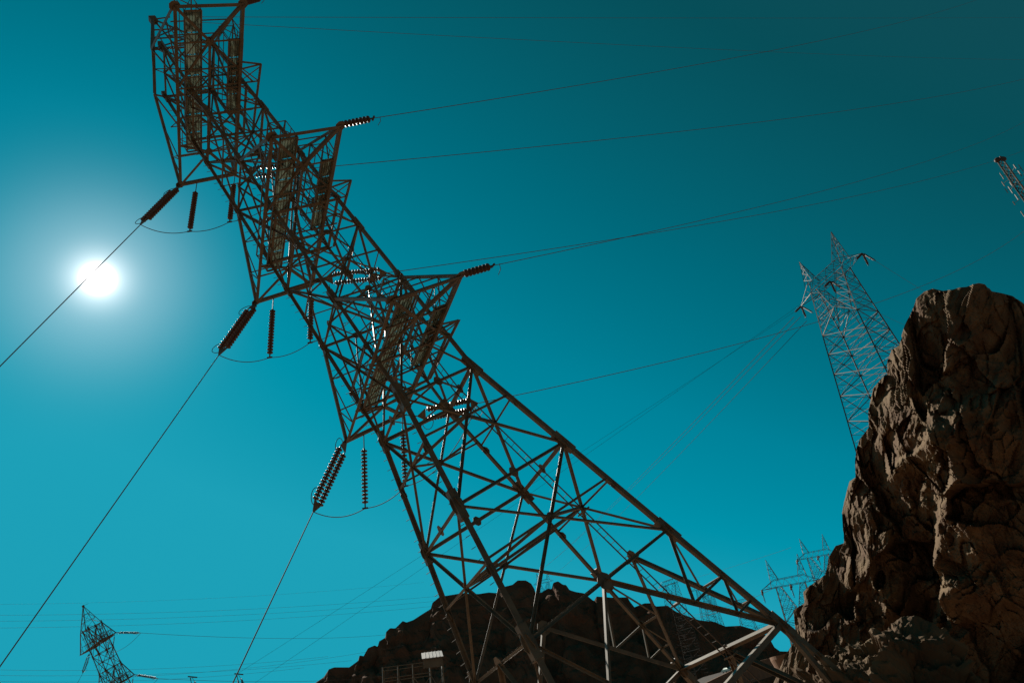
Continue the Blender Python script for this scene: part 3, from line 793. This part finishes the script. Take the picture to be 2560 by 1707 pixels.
# ============================================================ SMALL LEANING TOWER'S STRINGS
def w8(x, y, z): return t8.location+R8@lp(x, y, z)
for zb, nm, pe in ((11, 'upper', (337, 1581)), (6, 'lower', (383, 1693))):
    P = w8(-3.3, .55, zb); Q = at(*pe, (P-EYE).length+1.0); d = (Q-P).normalized()
    o = copy_tree(dbl); orient(o, P, d); o.scale = (1.25,)*3
    tag(o, 'insulator stretched right from the %s arm of the small leaning tower' % nm, 'insulator', 'insulators of the small leaning tower')
    E_ = P+d*3.55*1.25
    tgt = at(985, 1584 if zb == 11 else 1686, 260)
    wire(wire_pts(E_, tgt, 1.2), .030, 'level wire running right from the %s arm of the small leaning tower' % nm, 'wires of the small leaning tower', FARCABLE)
    o = copy_tree(hang); orient(o, w8(-3.2, .5, zb), Vector((0, 0, -1))); tag(o, 'insulator hanging from the right tip of the small leaning tower\'s %s arm' % nm, 'insulator', 'insulators of the small leaning tower')
    b_ = w8(-3.2, .5, zb)+Vector((0, 0, -3.4))
    wire(wire_pts(E_, b_, .7, 14), .028, 'loose jumper cable under the %s arm of the small leaning tower' % nm, 'wires of the small leaning tower', name='jumper_cable')
o = copy_tree(hang); orient(o, w8(-.9, .8, 11), Vector((0, 0, -1))); tag(o, 'insulator hanging inside the frame under the upper arm of the small leaning tower', 'insulator', 'insulators of the small leaning tower')
o = copy_tree(dbl); orient(o, w8(2.45, -1.1, 11)+Vector((1.6, 0, 0)), Vector((-.05, -.2, -1))); tag(o, 'insulator pair hanging under the left side of the small leaning tower', 'insulator', 'insulators of the small leaning tower')
line_px((222, 1652, 160), (186, 1720, 160), .028, 'short wire dropping left under the small leaning tower', 'wires of the small leaning tower', .1)
# ============================================================ SHORT MASTS AT THE BOTTOM EDGE
def end_mast(u, v, D, label, first=None):
    base = at(u, v, D); root = empty('line_mast', Vector((base.x, base.y, 0))); h_ = base.z
    m = MB(); m.tube([(0.9, 0, -.2), (0.9, 0, h_-1)], .22, 10, .12); m.build('pole', STEEL2, root)
    m = MB(); m.box((-.35, 0, h_+.05), (1.0, 0, h_-.25), .16); m.angle((.9, 0, h_-2.6), (0, 0, h_-.2), .12); m.build('top_arm', STEEL2, root)
    tag(root, label, 'mast', 'short line masts at the bottom edge'); return root, base
for (u, v, D, lab) in ((476, 1690, 120, 'dark mast tip with two insulators cut off by the bottom edge, the left one'), (592, 1683, 122, 'dark mast tip with two insulators cut off by the bottom edge, the right one')):
    rt, P = end_mast(u, v, D, lab)
    side = 'left' if u < 500 else 'right'
    for dx, w_ in ((.18, 'steep'), (.75, 'slanting')):
        o = copy_tree(hang); orient(o, P+Vector((dx*.3, 0, -.1)), Vector((dx, .2, -1.2)))
        o.scale = (1.1,)*3; tag(o, '%s insulator string under the %s mast tip at the bottom edge' % (w_, side), 'insulator', 'insulators of the bottom edge masts')
# ============================================================ RADIO MAST ON THE CLIFF
rb = at(2496, 402, 150); H_ = 34.0
rm = empty('radio_mast', Vector((rb.x+.5, rb.y, rb.z-H_)))
m = MB(); k3 = [Vector((.55*math.cos(a), .55*math.sin(a), 0)) for a in (0.3, 2.4, 4.5)]
for k in range(3): m.tube([k3[k]*1.4+Vector((0, 0, 0)), k3[k]+Vector((0, 0, H_))], .12, 6)
z = 0
while z < H_-.8:
    for k in range(3):
        m.tube([k3[k]*(1.4-.4*z/H_)+Vector((0, 0, z)), k3[(k+1) % 3]*(1.4-.4*z/H_)+Vector((0, 0, z+1.0))], .065, 5)
    z += 1.0
m.build('lattice_shaft', STEEL2, rm)
for i, (dx, dy, dz) in enumerate(((-.55, 0, .2), (.45, .2, .55), (0.1, -.4, -.1))):
    m = MB(); pr = [(-.22, .1), (-.16, .42), (-.05, .52), (.1, .5), (.2, .3)]
    m.lathe((dx, dy, H_+dz), ((-.6, -.8, .1), (.7, -.7, .05), (0, -1, 0))[i], pr, 16); m.build('dish', PORC, rm, smooth=True)
WHITE = mat('white_antenna_shell', (.13, .11, .085), .6, 0, .3, var=.3)
random.seed(11)
for z in (H_-3.4, H_-5.6, H_-8.6, H_-11.5):
    for q in range(7):
        a = q*math.pi*2/7+z; rr_ = random.uniform(1.2, 2.1)
        x, y = math.cos(a)*rr_, math.sin(a)*rr_; zz = z+random.uniform(-.5, .5); hh = random.uniform(.8, 1.7)
        m = MB(); m.box((x, y, zz-hh/2), (x, y, zz+hh/2), .13, .10, ref=(x, y, 0)); o = m.build('panel_antenna', WHITE, rm)
        m = MB(); m.tube([(0, 0, zz), (x, y, zz)], .035, 5); m.build('bracket', STEEL2, o)
tag(rm, 'radio mast with many small antennas, cut off at the right edge', 'mast')
# ============================================================ SHED FRAME, ROAD WALL, CARS, LAMP, TANK
DS = 92.0
def sp(u, v, dd=0): return at(u, v, DS+dd)
o0 = sp(955, 1700); gz = 0.0
fr = empty('steel_frame_shelter', Vector((o0.x, o0.y, gz))); fo = fr.location.copy()
xL, xR = sp(957, 1674), sp(1106, 1655)
ax_ = (xR-xL); ax_.z = 0; Lw = ax_.length; ax_.normalize(); bk_ = Vector((-ax_.y, ax_.x, 0))
zt_ = sp(962, 1664).z; LX = lambda t, b, z: xL-fo-Vector((0, 0, xL.z-gz))+ax_*(t*Lw)+bk_*b+Vector((0, 0, z-gz))
cols_ = [0, .16, .36, .54, .70, .80, 1.0]
for t in (0, .25, .50, .79, 1.0):
    for b in (0, 3.2):
        m = MB(); m.angle(LX(t, b, gz-.3), LX(t, b, zt_-.1), .19); m.build('column', SHED, fr)
m = MB()
for b in (0, 3.2):
    for z in (zt_-.1, zt_-1.3): m.angle(LX(0, b, z), LX(.79, b, z), .14)
    for z in (zt_-2.6, zt_-3.8): m.angle(LX(.79, b, z), LX(1, b, z), .15)
for t in (0, .25, .5, .79):
    for z in (zt_-.15, zt_-1.5): m.angle(LX(t, 0, z), LX(t, 3.2, z), .18)
for t0, t1 in ((0, .25), (.25, .5), (.5, .79), (.79, 1)):
    m.angle(LX(t0, 0, zt_-4.2), LX(t1, 0, zt_-1.6), .09); m.angle(LX(t1, 0, zt_-4.2), LX(t0, 0, zt_-1.6), .09)
m.build('beam', SHED, fr)
m = MB(); a, b_, c_, d_ = LX(.66, -.5, zt_+.15), LX(1.02, -.5, zt_+.15), LX(1.02, 3.7, zt_+1.35), LX(.66, 3.7, zt_+1.35)
m.poly([a, b_, c_, d_]+[v+Vector((0, 0, .08)) for v in (a, b_, c_, d_)], [(0, 3, 2, 1), (4, 5, 6, 7), (0, 1, 5, 4), (1, 2, 6, 5), (2, 3, 7, 6), (3, 0, 4, 7)])
for i in range(1, 6):
    t = .66+.36*i/6; m.box(LX(t, -.5, zt_+.26), LX(t, 3.7, zt_+1.46), .07, .05)
m.build('roof', ROOF, fr)
m = MB(); m.box(LX(.68, -.1, zt_-.35), LX(1.0, -.1, zt_-.35), .08, .9); m.box(LX(1.0, -.05, zt_-.35), LX(1.0, 3.2, zt_-.35), .08, .9); m.build('wall_panel', SHED, fr)
tag(fr, 'open steel frame shelter with a small bright sloping roof at the foot of the hill', 'shelter')
# retaining wall and road
wl0, wl1, wl2 = at(1700, 1738, 225), at(1858, 1662, 285), at(1945, 1640, 325)
rw = MB()
def wallseg(a, b, hgt):
    for i in range(6):
        p, q = a.lerp(b, i/6), a.lerp(b, (i+1)/6); g_ = (q-p)*.004
        rw.box(p-Vector((0, 0, hgt/2))+g_, q-Vector((0, 0, hgt/2))-g_, .35, hgt)
    rw.box(a+Vector((0, 0, .07)), b+Vector((0, 0, .07)), .5, .14)
wallseg(wl0, wl1, 6.0); wallseg(wl1, wl2, 6.0)
og = wl0.copy(); rw.v = [tuple(Vector(v)-og) for v in rw.v]
tag(rw.build('retaining_wall', CONC, loc=og), 'tan concrete retaining wall climbing right below the parked cars', 'wall')
rbk = Vector((-.35, 1, 0)).normalized()
rd_ = MB(); a0, a1, a2 = wl0-Vector((0, 0, .25)), wl1-Vector((0, 0, .25)), wl2-Vector((0, 0, .25))
for (p, q) in ((a0, a1), (a1, a2)):
    pb, qb = p+rbk*30, q+rbk*30
    rd_.poly([p, q, qb, pb]+[v-Vector((0, 0, 6)) for v in (p, q, qb, pb)], [(0, 1, 2, 3), (7, 6, 5, 4), (0, 4, 5, 1), (1, 5, 6, 2), (2, 6, 7, 3), (3, 7, 4, 0)])
rdo = rd_.build('road', ROAD); rdo['kind'] = 'structure'
def car(P, rot, paint, label):
    root = empty('parked_car', P); root.rotation_euler = (0, 0, rot)
    prof = [(-2.2, .35), (-2.25, .75), (-1.95, .95), (-1.35, 1.0), (-.8, 1.45), (.7, 1.5), (1.35, 1.02), (2.05, .9), (2.25, .7), (2.2, .35)]
    m = MB(); n_ = len(prof); V = []
    for y, k in ((-.85, .0), (-.62, 1), (.62, 1), (.85, .0)):
        pass
    ring = []
    for y, ins in ((-.9, 0), (.9, 0)):
        V += [(x, y*(.78 if z > 1.05 else 1.0), z) for x, z in prof]
    m.poly(V, [tuple(range(n_))[::-1], tuple(range(n_, 2*n_))]+[(i, (i+1) % n_, n_+(i+1) % n_, n_+i) for i in range(n_)])
    m.build('body', paint, root)
    for sx in (-1.35, 1.4):
        for sy in (-.8, .8):
            m = MB(); m.lathe((sx, sy-.11, .33), (0, 1, 0), [(0, .2), (.0, .33), (.22, .33), (.22, .2)], 18); w_ = m.build('wheel', TYRE, root)
            m = MB(); m.lathe((sx, sy-.125, .33), (0, 1, 0), [(0, .18), (.25, .18)], 14); m.build('rim', ROOF, w_)
    for sy in (-1, 1):
        m = MB(); m.poly([(-.75, sy*.745, 1.06), (.95, sy*.745, 1.06), (.6, sy*.712, 1.4), (-.65, sy*.712, 1.4)], [(0, 1, 2, 3)]); m.build('side_window', GLASS, root)
        m = MB(); m.box((-2.27, sy*.6, .72), (-2.2, sy*.6, .72), .3, .14); m.build('headlight', ROOF, root)
    m = MB(); m.poly([(-1.37, -.62, 1.04), (-1.37, .62, 1.04), (-.84, .6, 1.44), (-.84, -.6, 1.44)], [(0, 1, 2, 3)]); m.build('windscreen', GLASS, root)
    tag(root, label, 'car', 'cars parked on the road above the wall')
TYRE = mat('tyre_rubber', (.03, .028, .027), .9); GLASS = mat('car_glass', (.03, .035, .04), .08, 0, .8)
PA1 = mat('silver_car_paint', (.45, .45, .43), .3, .5, .6, var=.05); PA2 = mat('grey_green_car_paint', (.16, .2, .17), .3, .3, .6, var=.05)
pw = a0.lerp(a1, .80)+rbk*3.5; pw.z += .05
car(pw, rd(120), PA2, 'dull green parked car above the tan wall, left of the paler one')
pw = a0.lerp(a1, .96)+rbk*3.5; pw.z += .05
car(pw, rd(125), PA1, 'pale silver parked car above the tan wall, the right one')
lb = a0.lerp(a1, .42)+rbk*8
lt = at(1752, 1621, (lb-EYE).length)
lr = empty('street_lamp', lb)
hh = 9.5
m = MB(); m.tube([(0, 0, 0), (0, 0, hh)], .10, 8, .07); m.build('pole', STEEL2, lr)
m = MB(); m.tube([(0, 0, hh), (-.25, 0, hh+.45), (-.8, -.1, hh+.65), (-1.6, -.1, hh+.6)], .05, 8); m.build('arm', STEEL2, lr)
m = MB(); m.box((-1.5, -.1, hh+.58), (-2.1, -.1, hh+.55), .26, .13); m.build('lamp_head', ROOF, lr)
tag(lr, 'thin curved street lamp standing against the dark hill above the cars', 'street lamp')
# concrete tank
tk = at(1962, 1650, 160)
m = MB(); m.lathe((0, 0, -3.0), (0, 0, 1), [(0, 3.1), (1.2, 3.5), (3.6, 4.2), (4.2, 4.25), (4.2, 3.9), (3.9, 3.8)], 40)
tag(m.build('concrete_basin', CONC, loc=tk-Vector((-1.6, 0, .3))), 'round tan concrete basin with a flared rim at the foot of the cliff', 'basin')
bpy.context.view_layer.update()
